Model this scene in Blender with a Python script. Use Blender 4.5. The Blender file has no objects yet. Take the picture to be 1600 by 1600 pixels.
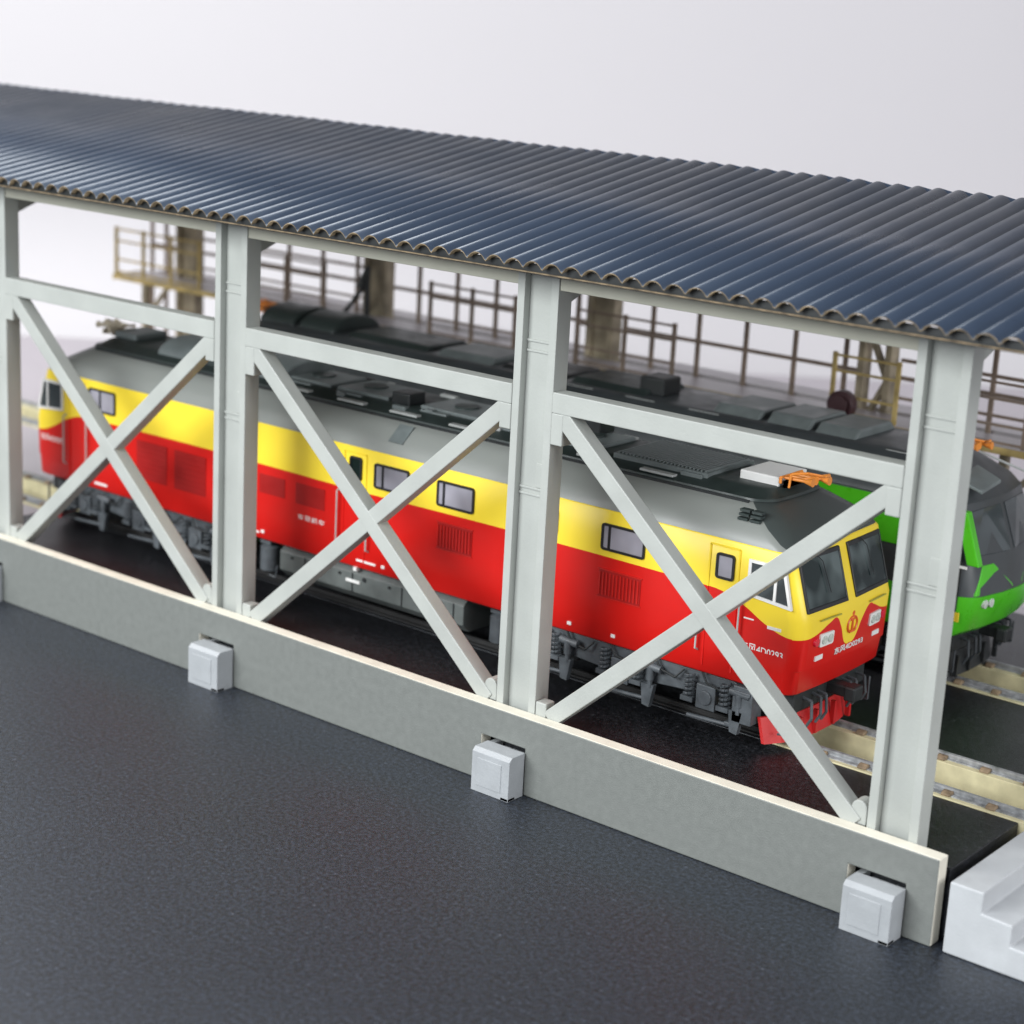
import bpy, bmesh, math, random
from mathutils import Vector, Matrix
random.seed(7)
scene = bpy.context.scene
COL = scene.collection

# ------------------------------------------------------------------ camera
CAM = Vector((27.298109, -19.973401, 10.941089))
RX = Vector((0.77618169, 0.62841121, 0.05139392))
RY = Vector((0.20273969, -0.17156709, -0.96408576))
RZ = Vector((-0.59702479, 0.7587253, -0.26057113))
cd = bpy.data.cameras.new('camera'); cam = bpy.data.objects.new('camera', cd); COL.objects.link(cam)
m = Matrix.Identity(4)
for i in range(3):
    m[i][0] = RX[i]; m[i][1] = -RY[i]; m[i][2] = -RZ[i]; m[i][3] = CAM[i]
cam.matrix_world = m
cd.sensor_width = 36; cd.sensor_fit = 'HORIZONTAL'; cd.lens = 36 * 2979.28 / 1600
cd.clip_start = 0.1; cd.clip_end = 500
cd.dof.use_dof = True; cd.dof.focus_distance = 26.0; cd.dof.aperture_fstop = 0.32
scene.camera = cam

# ------------------------------------------------------------------ world and lamps
w = bpy.data.worlds.new('World'); scene.world = w; w.use_nodes = True
w.node_tree.nodes['Background'].inputs[0].default_value = (0.93, 0.93, 1.0, 1)
w.node_tree.nodes['Background'].inputs[1].default_value = 0.46

def area(name, loc, target, sx, sy, power, col):
    ld = bpy.data.lights.new(name, 'AREA'); ld.shape = 'RECTANGLE'; ld.size = sx; ld.size_y = sy
    ld.energy = power; ld.color = col
    o = bpy.data.objects.new(name, ld); COL.objects.link(o); o.location = loc
    o.rotation_euler = (Vector(target) - Vector(loc)).to_track_quat('-Z', 'Y').to_euler()
    return o
area('window_light', (0, -46, 26), (6, 2, 3), 36, 22, 28500, (0.96, 0.99, 1.0))
area('ceiling_light', (-27, -8, 38), (5, 4, 3), 24, 24, 12500, (1.0, 0.98, 0.96))
area('side_fill_light', (52, -4, 16), (14, 3, 3), 20, 16, 6500, (0.97, 0.98, 1.0))  # added fill lamp, brightens the cab front and right-facing column sides
scene.view_settings.view_transform = 'Standard'; scene.view_settings.look = 'None'
scene.view_settings.exposure = 0.42; scene.view_settings.gamma = 1.0
scene.cycles.use_denoising = True
scene.cycles.max_bounces = 8

# ------------------------------------------------------------------ materials
def nt(name):
    mm = bpy.data.materials.new(name); mm.use_nodes = True
    n = mm.node_tree; b = n.nodes['Principled BSDF']
    return mm, n, b
def mat(name, col, rough=0.5, spec=0.5, metal=0.0, var=0.08, vscale=3.0, bump=0.0, bscale=40.0, coat=0.0, rvar=0.1):
    mm, n, b = nt(name)
    L = n.links.new
    tc = n.nodes.new('ShaderNodeTexCoord')
    nz = n.nodes.new('ShaderNodeTexNoise'); nz.inputs['Scale'].default_value = vscale; nz.inputs['Detail'].default_value = 6
    L(tc.outputs['Object'], nz.inputs['Vector'])
    mr = n.nodes.new('ShaderNodeMapRange'); mr.inputs['From Min'].default_value = 0.3; mr.inputs['From Max'].default_value = 0.7
    mr.inputs['To Min'].default_value = 1 - var; mr.inputs['To Max'].default_value = 1 + var
    L(nz.outputs['Fac'], mr.inputs['Value'])
    vm = n.nodes.new('ShaderNodeVectorMath'); vm.operation = 'SCALE'; vm.inputs[0].default_value = col
    L(mr.outputs[0], vm.inputs['Scale']); L(vm.outputs[0], b.inputs['Base Color'])
    r2 = n.nodes.new('ShaderNodeMapRange'); r2.inputs['From Min'].default_value = 0.3; r2.inputs['From Max'].default_value = 0.7
    r2.inputs['To Min'].default_value = max(0.03, rough - rvar); r2.inputs['To Max'].default_value = rough + rvar
    L(nz.outputs['Fac'], r2.inputs['Value']); L(r2.outputs[0], b.inputs['Roughness'])
    b.inputs['Specular IOR Level'].default_value = spec
    b.inputs['Metallic'].default_value = metal
    b.inputs['Coat Weight'].default_value = coat; b.inputs['Coat Roughness'].default_value = 0.15
    if bump > 0:
        bz = n.nodes.new('ShaderNodeTexNoise'); bz.inputs['Scale'].default_value = bscale; bz.inputs['Detail'].default_value = 3
        L(tc.outputs['Object'], bz.inputs['Vector'])
        bp = n.nodes.new('ShaderNodeBump'); bp.inputs['Strength'].default_value = bump; bp.inputs['Distance'].default_value = 0.02
        L(bz.outputs['Fac'], bp.inputs['Height']); L(bp.outputs[0], b.inputs['Normal'])
    return mm

M = {}
M['frame'] = mat('grey_plastic', (0.40, 0.42, 0.395), 0.5, 0.4, var=0.05, vscale=1.6, bump=0.15, bscale=25)
M['beamcream'] = mat('cream_grey_card', (0.46, 0.46, 0.385), 0.6, 0.3, var=0.06, vscale=2)
M['board'] = mat('grey_board', (0.175, 0.187, 0.176), 0.45, 0.5, var=0.06, vscale=9, bump=0.2, bscale=45)
M['edge'] = mat('cut_card_edge', (0.70, 0.67, 0.57), 0.7, 0.3, var=0.08, vscale=2.5)
M['clip'] = mat('pale_grey_plastic', (0.35, 0.37, 0.385), 0.5, 0.5, var=0.05, vscale=4, bump=0.2, bscale=18)
M['stair'] = mat('stair_plastic', (0.46, 0.48, 0.495), 0.55, 0.4, var=0.06, vscale=3, bump=0.15, bscale=30)
M['roof'] = mat('navy_roof', (0.014, 0.025, 0.047), 0.34, 0.75, var=0.12, vscale=0.7, bump=0.08, bscale=60)
M['roofedge'] = mat('scorched_card_edge', (0.19, 0.145, 0.09), 0.7, 0.3, var=0.6, vscale=6)
M['brass'] = mat('olive_card', (0.36, 0.31, 0.22), 0.6, 0.3, var=0.5, vscale=2.2)
M['deck'] = mat('grey_deck_card', (0.46, 0.43, 0.45), 0.4, 0.6, var=0.1, vscale=2)
M['brown'] = mat('brown_card', (0.26, 0.20, 0.155), 0.6, 0.3, var=0.3, vscale=3)
M['yellowcard'] = mat('yellow_ochre_card', (0.50, 0.38, 0.15), 0.6, 0.3, var=0.3, vscale=3)
M['pit'] = mat('pit_cream_card', (0.62, 0.57, 0.36), 0.7, 0.3, var=0.18, vscale=3)
M['chair'] = mat('rust_chair', (0.23, 0.17, 0.11), 0.7, 0.3, var=0.5, vscale=8)
M['darkrail'] = mat('dark_rail', (0.03, 0.03, 0.03), 0.5, 0.4)  # darker rail colour for the stretch inside the shed
M['rail'] = mat('rail_steel', (0.30, 0.31, 0.32), 0.5, 0.5, metal=0.2, var=0.45, vscale=7)
M['pitfloor'] = mat('pit_floor', (0.10, 0.10, 0.10), 0.8, 0.3, var=0.2)
M['cowl'] = mat('locomotive_grey', (0.235, 0.25, 0.235), 0.38, 0.5, var=0.04, vscale=1.2)
M['darkroof'] = mat('locomotive_dark_roof', (0.028, 0.040, 0.038), 0.45, 0.5, var=0.12, vscale=4)
M['hatch'] = mat('locomotive_hatch_grey', (0.15, 0.175, 0.175), 0.45, 0.5, var=0.15, vscale=4)
M['hatchdark'] = mat('locomotive_black_hatch', (0.014, 0.017, 0.018), 0.45, 0.5, var=0.2)
M['strip'] = mat('light_grey_strip', (0.42, 0.44, 0.43), 0.5, 0.4)
M['white'] = mat('white_paint', (0.78, 0.78, 0.76), 0.5, 0.4, var=0.03)
M['acbox'] = mat('silver_box', (0.55, 0.57, 0.58), 0.35, 0.5)
M['orange'] = mat('orange_paint', (0.85, 0.30, 0.05), 0.45, 0.5, var=0.15)
M['creampaint'] = mat('cream_paint', (0.62, 0.55, 0.42), 0.5, 0.5, var=0.1)
M['black'] = mat('black_rubber', (0.012, 0.013, 0.015), 0.4, 0.5)
M['bogie'] = mat('bogie_grey', (0.085, 0.097, 0.107), 0.45, 0.5, var=0.25, vscale=6)
M['bogiedeep'] = mat('bogie_charcoal', (0.045, 0.052, 0.058), 0.45, 0.5, var=0.25, vscale=6)
M['bogiedark'] = mat('bogie_dark', (0.018, 0.021, 0.022), 0.55, 0.5, var=0.3, vscale=6)
M['tank'] = mat('tank_grey', (0.12, 0.135, 0.13), 0.45, 0.5, var=0.12, vscale=4)
M['red'] = mat('red_paint', (0.56, 0.014, 0.010), 0.35, 0.5, var=0.06, vscale=2)
M['reddark'] = mat('louvre_red', (0.36, 0.008, 0.007), 0.45, 0.4, var=0.06, vscale=4)
M['plow'] = mat('plough_red', (0.55, 0.02, 0.02), 0.4, 0.5, var=0.1)
M['yellow'] = mat('yellow_paint', (0.86, 0.66, 0.045), 0.35, 0.5, var=0.03)
M['green'] = mat('green_paint', (0.075, 0.50, 0.015), 0.32, 0.5, var=0.08)
M['greendark'] = mat('dark_grey_paint', (0.05, 0.058, 0.062), 0.38, 0.5, var=0.1)
M['pantrim'] = mat('olive_trim', (0.40, 0.38, 0.05), 0.45, 0.5)
M['interior'] = mat('cab_interior', (0.12, 0.14, 0.13), 0.6, 0.3, var=0.5, vscale=5)
M['lens'] = mat('lamp_lens', (0.55, 0.6, 0.55), 0.12, 0.8, var=0.3, vscale=20)
M['redlens'] = mat('red_lens', (0.7, 0.02, 0.05), 0.15, 0.8)
M['emblem'] = mat('emblem_orange', (0.72, 0.13, 0.02), 0.4, 0.5)

def glass(name, col, rough=0.06, spec=0.9, streaks=None):
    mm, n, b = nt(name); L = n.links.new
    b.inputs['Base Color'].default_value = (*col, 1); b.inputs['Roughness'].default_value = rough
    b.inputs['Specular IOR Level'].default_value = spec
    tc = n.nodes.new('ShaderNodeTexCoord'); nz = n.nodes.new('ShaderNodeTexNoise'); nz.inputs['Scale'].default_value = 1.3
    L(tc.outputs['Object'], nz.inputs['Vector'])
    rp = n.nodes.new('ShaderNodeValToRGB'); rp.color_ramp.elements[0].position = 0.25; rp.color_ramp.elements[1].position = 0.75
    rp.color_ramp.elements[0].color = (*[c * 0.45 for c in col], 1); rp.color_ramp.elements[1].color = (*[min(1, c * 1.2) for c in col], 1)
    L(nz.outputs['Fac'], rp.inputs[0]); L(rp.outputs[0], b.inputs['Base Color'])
    if streaks:   # pale patches in the colour stand for reflected streaks and cab interior
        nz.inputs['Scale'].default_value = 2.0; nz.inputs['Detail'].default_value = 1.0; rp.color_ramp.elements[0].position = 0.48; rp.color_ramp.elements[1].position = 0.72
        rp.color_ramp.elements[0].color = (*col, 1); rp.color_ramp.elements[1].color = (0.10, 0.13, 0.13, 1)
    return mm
M['milk'] = glass('frosted_window', (0.36, 0.35, 0.40), 0.22, 0.6)
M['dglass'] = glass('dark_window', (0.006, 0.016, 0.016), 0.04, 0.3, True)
M['sglass'] = glass('cab_side_window', (0.06, 0.075, 0.08), 0.08, 0.5)

M['roof'].node_tree.nodes['Principled BSDF'].inputs['Specular Tint'].default_value = (0.78, 0.89, 1.0, 1)
# livery: red below and yellow above a painted curve (body coordinates)
def livery():
    mm, n, b = nt('red_yellow_livery'); L = n.links.new
    tc = n.nodes.new('ShaderNodeTexCoord'); sp = n.nodes.new('ShaderNodeSeparateXYZ'); L(tc.outputs['Object'], sp.inputs[0])
    def mth(op, a, bb=None):
        q = n.nodes.new('ShaderNodeMath'); q.operation = op
        for i, v in enumerate((a, bb)):
            if v is None: continue
            if isinstance(v, (int, float)): q.inputs[i].default_value = v
            else: L(v, q.inputs[i])
        return q.outputs[0]
    ax = mth('ABSOLUTE', sp.outputs[0]); ay = mth('ABSOLUTE', sp.outputs[1])
    def curve(src, scale, pts):
        s = mth('DIVIDE', src, scale)
        f = n.nodes.new('ShaderNodeFloatCurve'); c = f.mapping.curves[0]
        ps = [(x / scale, y / 4.0) for x, y in pts]
        c.points[0].location = ps[0]; c.points[1].location = ps[-1]
        for p in ps[1:-1]: c.points.new(*p)
        for p in c.points: p.handle_type = 'AUTO'
        f.mapping.update(); L(s, f.inputs['Value'])
        return mth('MULTIPLY', f.outputs[0], 4.0)
    fs = curve(ax, 9.0, [(0, 2.23), (6.6, 2.23), (6.9, 2.22), (7.3, 2.10), (7.7, 1.90), (8.0, 1.80), (8.3, 1.78), (9, 1.78)])
    gs = curve(ay, 1.4, [(0, 1.50), (0.14, 1.53), (0.30, 1.80), (0.46, 1.97), (0.62, 1.93), (0.9, 1.82), (1.2, 1.78), (1.4, 1.78)])
    isf = mth('GREATER_THAN', ax, 8.12)
    mx = n.nodes.new('ShaderNodeMix'); mx.data_type = 'FLOAT'
    L(isf, mx.inputs[0]); L(fs, mx.inputs[2]); L(gs, mx.inputs[3])
    d = mth('SUBTRACT', sp.outputs[2], mx.outputs[0])
    t = mth('GREATER_THAN', d, 0.0)
    nz = n.nodes.new('ShaderNodeTexNoise'); nz.inputs['Scale'].default_value = 1.5; L(tc.outputs['Object'], nz.inputs['Vector'])
    mr = n.nodes.new('ShaderNodeMapRange'); mr.inputs['To Min'].default_value = 0.93; mr.inputs['To Max'].default_value = 1.07; L(nz.outputs['Fac'], mr.inputs['Value'])
    cm = n.nodes.new('ShaderNodeMix'); cm.data_type = 'RGBA'; L(t, cm.inputs[0])
    cm.inputs[6].default_value = (0.62, 0.012, 0.009, 1); cm.inputs[7].default_value = (0.90, 0.68, 0.045, 1)
    vm = n.nodes.new('ShaderNodeVectorMath'); vm.operation = 'SCALE'; L(cm.outputs[2], vm.inputs[0]); L(mr.outputs[0], vm.inputs['Scale'])
    L(vm.outputs[0], b.inputs['Base Color']); b.inputs['Roughness'].default_value = 0.3; b.inputs['Specular IOR Level'].default_value = 0.3
    return mm
M['livery'] = livery()

def cowl_mat():
    mm, n, b = nt('grey_cowl_dark_ends'); L = n.links.new
    tc = n.nodes.new('ShaderNodeTexCoord'); sp = n.nodes.new('ShaderNodeSeparateXYZ'); L(tc.outputs['Object'], sp.inputs[0])
    a = n.nodes.new('ShaderNodeMath'); a.operation = 'ABSOLUTE'; L(sp.outputs[0], a.inputs[0])
    m1 = n.nodes.new('ShaderNodeMath'); m1.operation = 'MULTIPLY_ADD'; L(sp.outputs[2], m1.inputs[0]); m1.inputs[1].default_value = 1.9; m1.inputs[2].default_value = -13.53
    m2 = n.nodes.new('ShaderNodeMath'); m2.operation = 'ADD'; L(a.outputs[0], m2.inputs[0]); L(m1.outputs[0], m2.inputs[1])
    t = n.nodes.new('ShaderNodeMath'); t.operation = 'GREATER_THAN'; L(m2.outputs[0], t.inputs[0]); t.inputs[1].default_value = 0.0
    cm = n.nodes.new('ShaderNodeMix'); cm.data_type = 'RGBA'; L(t.outputs[0], cm.inputs[0])
    cm.inputs[6].default_value = (0.235, 0.25, 0.235, 1); cm.inputs[7].default_value = (0.055, 0.066, 0.064, 1)
    L(cm.outputs[2], b.inputs['Base Color']); b.inputs['Roughness'].default_value = 0.40
    return mm
M['cowlend'] = cowl_mat()

# dark tabletop card with fine speckle
def ground_mat(name, base, rough, sheen=0.12):
    mm, n, b = nt(name); L = n.links.new
    tc = n.nodes.new('ShaderNodeTexCoord')
    a = n.nodes.new('ShaderNodeTexNoise'); a.inputs['Scale'].default_value = 16; a.inputs['Detail'].default_value = 8; a.inputs['Roughness'].default_value = 0.75
    L(tc.outputs['Object'], a.inputs['Vector'])
    c = n.nodes.new('ShaderNodeTexNoise'); c.inputs['Scale'].default_value = 0.35; c.inputs['Detail'].default_value = 3
    L(tc.outputs['Object'], c.inputs['Vector'])
    rp = n.nodes.new('ShaderNodeValToRGB')
    rp.color_ramp.elements[0].position = 0.44; rp.color_ramp.elements[0].color = (*[x * 0.45 for x in base], 1)
    e3 = rp.color_ramp.elements.new(0.80); e3.color = (0.25, 0.25, 0.25, 1)
    rp.color_ramp.elements[1].position = 0.64; rp.color_ramp.elements[1].color = (*[x * 3.5 for x in base], 1)
    L(a.outputs['Fac'], rp.inputs[0]); L(rp.outputs[0], b.inputs['Base Color'])
    mr = n.nodes.new('ShaderNodeMapRange'); mr.inputs['From Min'].default_value = 0.3; mr.inputs['From Max'].default_value = 0.7
    mr.inputs['To Min'].default_value = rough - 0.05; mr.inputs['To Max'].default_value = rough + 0.06
    L(c.outputs['Fac'], mr.inputs['Value']); L(mr.outputs[0], b.inputs['Roughness'])
    bz = n.nodes.new('ShaderNodeTexNoise'); bz.inputs['Scale'].default_value = 60; bz.inputs['Detail'].default_value = 5
    L(tc.outputs['Object'], bz.inputs['Vector'])
    bp = n.nodes.new('ShaderNodeBump'); bp.inputs['Strength'].default_value = 0.45; bp.inputs['Distance'].default_value = 0.014
    L(bz.outputs['Fac'], bp.inputs['Height']); L(bp.outputs[0], b.inputs['Normal'])
    b.inputs['Specular IOR Level'].default_value = 0.6
    b.inputs['Specular Tint'].default_value = (0.90, 0.95, 1.0, 1)
    b.inputs['Sheen Weight'].default_value = sheen; b.inputs['Sheen Roughness'].default_value = 0.35
    return mm
M['ground'] = ground_mat('dark_tabletop', (0.009, 0.012, 0.018), 0.42, 0.05)
M['floor'] = ground_mat('dark_floor_card', (0.007, 0.0075, 0.009), 0.42, 0.0)
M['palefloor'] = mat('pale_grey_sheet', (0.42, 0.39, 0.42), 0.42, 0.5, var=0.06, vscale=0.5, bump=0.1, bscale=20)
M['backdrop'] = mat('white_backdrop', (0.60, 0.59, 0.605), 0.9, 0.1, var=0.01, vscale=0.05)

# ------------------------------------------------------------------ mesh helpers
class MB:
    def __init__(s): s.v = []; s.f = []; s.mi = []
    def add(s, vs, fs, mi=0):
        o = len(s.v); s.v += [Vector(v) for v in vs]; s.f += [tuple(i + o for i in f) for f in fs]; s.mi += [mi] * len(fs); return s
    def box(s, x0, x1, y0, y1, z0, z1, mi=0):
        vs = [(x, y, z) for z in (z0, z1) for y in (y0, y1) for x in (x0, x1)]
        return s.add(vs, [(0, 2, 3, 1), (4, 5, 7, 6), (0, 1, 5, 4), (2, 6, 7, 3), (0, 4, 6, 2), (1, 3, 7, 5)], mi)
    def beam(s, p, q, wdt, hgt, up=(0, 0, 1), mi=0):
        p = Vector(p); q = Vector(q); d = (q - p).normalized(); r = d.cross(Vector(up)).normalized(); u = r.cross(d).normalized()
        vs = []
        for a in (p, q):
            for i, j in ((-1, -1), (1, -1), (1, 1), (-1, 1)): vs.append(a + r * (i * wdt / 2) + u * (j * hgt / 2))
        return s.add(vs, [(3, 2, 1, 0), (4, 5, 6, 7), (0, 1, 5, 4), (1, 2, 6, 5), (2, 3, 7, 6), (3, 0, 4, 7)], mi)
    def prism(s, pts, vec, mi=0, side=None):
        n = len(pts); vec = Vector(vec); a = [Vector(p) for p in pts]; vs = a + [p + vec for p in a]
        s.add(vs, [tuple(range(n))[::-1], tuple(range(n, 2 * n))], mi)
        o = len(s.v) - 2 * n
        for i in range(n):
            j = (i + 1) % n; s.f.append((o + i, o + j, o + n + j, o + n + i)); s.mi.append(mi if side is None else side)
        return s
    def tube(s, p, q, r, n=10, r2=None, mi=0):
        p = Vector(p); q = Vector(q); d = (q - p).normalized(); r2 = r if r2 is None else r2
        a = d.orthogonal().normalized(); b = d.cross(a)
        vs = [c + (a * math.cos(t) + b * math.sin(t)) * rr for c, rr in ((p, r), (q, r2)) for t in [2 * math.pi * k / n for k in range(n)]]
        fs = [tuple(range(n))[::-1], tuple(range(n, 2 * n))] + [(i, (i + 1) % n, n + (i + 1) % n, n + i) for i in range(n)]
        return s.add(vs, fs, mi)
    def path(s, pts, r, n=8, mi=0):
        for a, b in zip(pts[:-1], pts[1:]): s.tube(a, b, r, n, mi=mi)
        return s
    def coil(s, c, r, h, turns, wr, n=6):
        pts = [(c[0] + r * math.cos(t), c[1] + r * math.sin(t), c[2] + h * t / (turns * 2 * math.pi)) for t in [2 * math.pi * turns * k / (turns * 10) for k in range(int(turns * 10) + 1)]]
        return s.path(pts, wr, n)
    def loft(s, rings, mi=0, cap=True):
        n = len(rings[0]); o = len(s.v)
        for r in rings: s.v += [Vector(p) for p in r]
        for k in range(len(rings) - 1):
            for i in range(n):
                j = (i + 1) % n
                s.f.append((o + k * n + i, o + k * n + j, o + (k + 1) * n + j, o + (k + 1) * n + i)); s.mi.append(mi)
        if cap:
            s.f.append(tuple(o + i for i in range(n))[::-1]); s.mi.append(mi)
            s.f.append(tuple(o + (len(rings) - 1) * n + i for i in range(n))); s.mi.append(mi)
        return s
    def build(s, name, mats, parent=None, bevel=0.0, smooth=False, seg=2, label=None, fixn=True):
        org = root_loc(parent)
        me = bpy.data.meshes.new(name)
        me.from_pydata([tuple(v - org) for v in s.v], [], s.f)
        if not isinstance(mats, (list, tuple)): mats = [mats]
        for q in mats: me.materials.append(q)
        me.polygons.foreach_set('material_index', s.mi)
        if fixn:
            bm = bmesh.new(); bm.from_mesh(me); bmesh.ops.recalc_face_normals(bm, faces=bm.faces); bm.to_mesh(me); bm.free()
        if smooth:
            me.polygons.foreach_set('use_smooth', [True] * len(me.polygons))
            try: me.set_sharp_from_angle(angle=math.radians(smooth if smooth is not True else 35))
            except Exception: pass
        me.update()
        o = bpy.data.objects.new(name, me); COL.objects.link(o)
        if parent: o.parent = parent
        if bevel > 0:
            bv = o.modifiers.new('bevel', 'BEVEL'); bv.width = bevel; bv.segments = seg; bv.limit_method = 'ANGLE'; bv.angle_limit = math.radians(40)
            bv.harden_normals = False
        if label: o['label'] = label
        return o
def root_loc(p):
    v = Vector((0, 0, 0))
    while p is not None: v += p.location; p = p.parent
    return v
def thing(name, label, cat, loc, group=None):
    o = bpy.data.objects.new(name, None); COL.objects.link(o); o.location = loc; o.empty_display_size = 0.3
    o['label'] = label; o['category'] = cat
    if group: o['group'] = group
    return o
def tag(o, label, cat, group=None):
    o['label'] = label; o['category'] = cat
    if group: o['group'] = group
    return o
def structure(o): o['kind'] = 'structure'; return o
def rrect(wd, ht, r, n=4):
    out = []
    for cx, cy, a0 in ((wd / 2 - r, ht / 2 - r, 0), (-wd / 2 + r, ht / 2 - r, 90), (-wd / 2 + r, -ht / 2 + r, 180), (wd / 2 - r, -ht / 2 + r, 270)):
        for k in range(n + 1):
            a = math.radians(a0 + 90 * k / n); out.append((cx + r * math.cos(a), cy + r * math.sin(a)))
    return out
def plate(mb, o, u, v, pts, th, mi=0):
    o = Vector(o); u = Vector(u).normalized(); v = Vector(v).normalized(); n = u.cross(v)
    return mb.prism([o + u * a + v * b for a, b in pts], n * th, mi)
def ringplate(mb, o, u, v, outer, inner, th, mi=0):
    o = Vector(o); u = Vector(u).normalized(); v = Vector(v).normalized(); nn = u.cross(v); n = len(outer)
    P = lambda q, d: o + u * q[0] + v * q[1] + nn * d
    vs = [P(q, 0) for q in outer] + [P(q, th) for q in outer] + [P(q, th) for q in inner] + [P(q, 0) for q in inner]
    fs = []
    for k in range(3):
        for i in range(n):
            j = (i + 1) % n; fs.append((k * n + i, k * n + j, (k + 1) * n + j, (k + 1) * n + i))
    return mb.add(vs, fs, mi)
def lettering(name, text, o, u, v, height, material, parent, width=None, shear=0.0):
    cu = bpy.data.curves.new(name, 'FONT'); cu.body = text; cu.size = 1.0; cu.extrude = 0.012; cu.align_x = 'CENTER'; cu.align_y = 'CENTER'; cu.offset = 0.012; cu.shear = shear
    ob = bpy.data.objects.new(name, cu); COL.objects.link(ob)
    dg = bpy.context.evaluated_depsgraph_get(); dg.update()
    me = bpy.data.meshes.new_from_object(ob.evaluated_get(dg)); bpy.data.objects.remove(ob)
    if len(me.vertices) == 0: return None
    xs = [q.co.x for q in me.vertices]; ys = [q.co.y for q in me.vertices]
    hh = max(ys) - min(ys); ww = max(xs) - min(xs); cx = (max(xs) + min(xs)) / 2; cy = (max(ys) + min(ys)) / 2
    sy = height / hh; sx = sy if width is None else width / ww
    o = Vector(o) - root_loc(parent); u = Vector(u).normalized(); v = Vector(v).normalized(); n = u.cross(v)
    for q in me.vertices:
        c = q.co.copy(); q.co = o + u * ((c.x - cx) * sx) + v * ((c.y - cy) * sy) + n * (0.003 if c.z > 0 else -0.004)
    me.materials.clear(); me.materials.append(material)
    ob = bpy.data.objects.new(name, me); COL.objects.link(ob); ob.parent = parent
    return ob

# ------------------------------------------------------------------ setting
FL = 0.95           # height of the shed floor
fwd = Vector((-0.618, 0.786, 0)); side = Vector((0.786, 0.618, 0)); cg = Vector((CAM.x, CAM.y, 0))
mb = MB(); c = cg + fwd * 21
a = [cg + fwd * 58.5 - side * 70, cg + fwd * 58.5 + side * 70, cg - fwd * 30 + side * 70, cg - fwd * 30 - side * 70]
mb.prism([p + Vector((0, 0, -0.4)) for p in a], (0, 0, 0.4))
structure(mb.build('tabletop', M['ground']))
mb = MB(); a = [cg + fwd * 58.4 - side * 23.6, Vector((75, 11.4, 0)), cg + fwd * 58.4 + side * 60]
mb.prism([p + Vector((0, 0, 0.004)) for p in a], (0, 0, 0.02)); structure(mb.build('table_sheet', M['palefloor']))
# white sweep behind the table: curved foot and a tall wall
prof = [(56.5, -0.60)] + [(58.6 + 4.0 * math.sin(t), -0.6 + 4.0 * (1 - math.cos(t))) for t in [math.radians(9 * k) for k in range(11)]] + [(62.6, 60)]
mb = MB(); vs = []
for d, z in prof:
    for sgn in (-1, 1): vs.append(cg + fwd * d + side * (90 * sgn) + Vector((0, 0, z)))
mb.add(vs, [(2 * i, 2 * i + 1, 2 * i + 3, 2 * i + 2) for i in range(len(prof) - 1)])
structure(mb.build('backdrop', M['backdrop'], smooth=True))

# raised shed floor with two inspection pits
TR = [(2.97, 0.42), (7.15, 0.42)]
mb = MB(); XF0, XF1 = -20.0, 18.45
ys = [0.30]
for yc, hw in TR: ys += [yc - 0.74, yc + 0.74]
ys += [10.75]
for i in range(0, len(ys), 2): mb.box(-1.55, XF1, ys[i], ys[i + 1], 0.004, FL)
structure(mb.build('floor', M['floor'], bevel=0.015))
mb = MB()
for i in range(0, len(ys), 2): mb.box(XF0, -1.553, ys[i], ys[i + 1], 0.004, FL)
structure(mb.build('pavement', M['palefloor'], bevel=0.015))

def track(yc, x0, x1, label):
    t = thing('pit_track', label, 'track', ((x0 + x1) / 2, yc, 0.004), 'pit tracks in the shed floor')
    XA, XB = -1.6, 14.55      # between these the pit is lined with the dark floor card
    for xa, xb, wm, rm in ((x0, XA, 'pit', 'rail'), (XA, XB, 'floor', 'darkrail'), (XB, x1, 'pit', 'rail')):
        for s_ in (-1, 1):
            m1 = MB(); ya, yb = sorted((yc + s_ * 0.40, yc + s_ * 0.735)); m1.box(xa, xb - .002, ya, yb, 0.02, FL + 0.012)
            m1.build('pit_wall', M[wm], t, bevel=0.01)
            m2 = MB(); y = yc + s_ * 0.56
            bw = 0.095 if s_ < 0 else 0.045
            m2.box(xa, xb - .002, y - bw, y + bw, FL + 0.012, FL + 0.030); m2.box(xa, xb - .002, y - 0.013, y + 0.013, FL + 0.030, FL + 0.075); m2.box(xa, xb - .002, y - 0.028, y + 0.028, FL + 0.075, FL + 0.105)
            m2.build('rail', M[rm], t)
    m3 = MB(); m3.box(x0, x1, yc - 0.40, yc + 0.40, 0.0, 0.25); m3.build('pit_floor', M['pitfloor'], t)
    x = x1 - 0.45
    while x > -4.5:
        if x > XB + .1 or x < XA - .2:
            for s_ in (-1, 1):
                y = yc + s_ * 0.56; q = MB(); jx = random.uniform(-.02, .02)
                pf = [(-.13, 0), (.13, 0), (.12, .035), (.07, .062), (-.07, .062), (-.12, .035)]
                q.prism([(x - .07 + jx, y + a_, FL + .0125 + b_) for a_, b_ in pf], (.14, 0, 0))
                q.build('rail_chair', M['chair'], t, bevel=0.025, seg=3)
        x -= 0.64
    return t
track(TR[0][0], -20, 20.4, 'cream edged pit track running under the red and yellow locomotive')
track(TR[1][0], -20, 20.4, 'cream edged pit track running under the green locomotive')

# ------------------------------------------------------------------ train shed
shed = thing('train_shed', 'open sided grey model train shed with corrugated navy blue roof and X braced columns', 'shed', (6, 5, 0))
W, T0 = 0.704, 0.227
HB = 1.16
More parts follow.
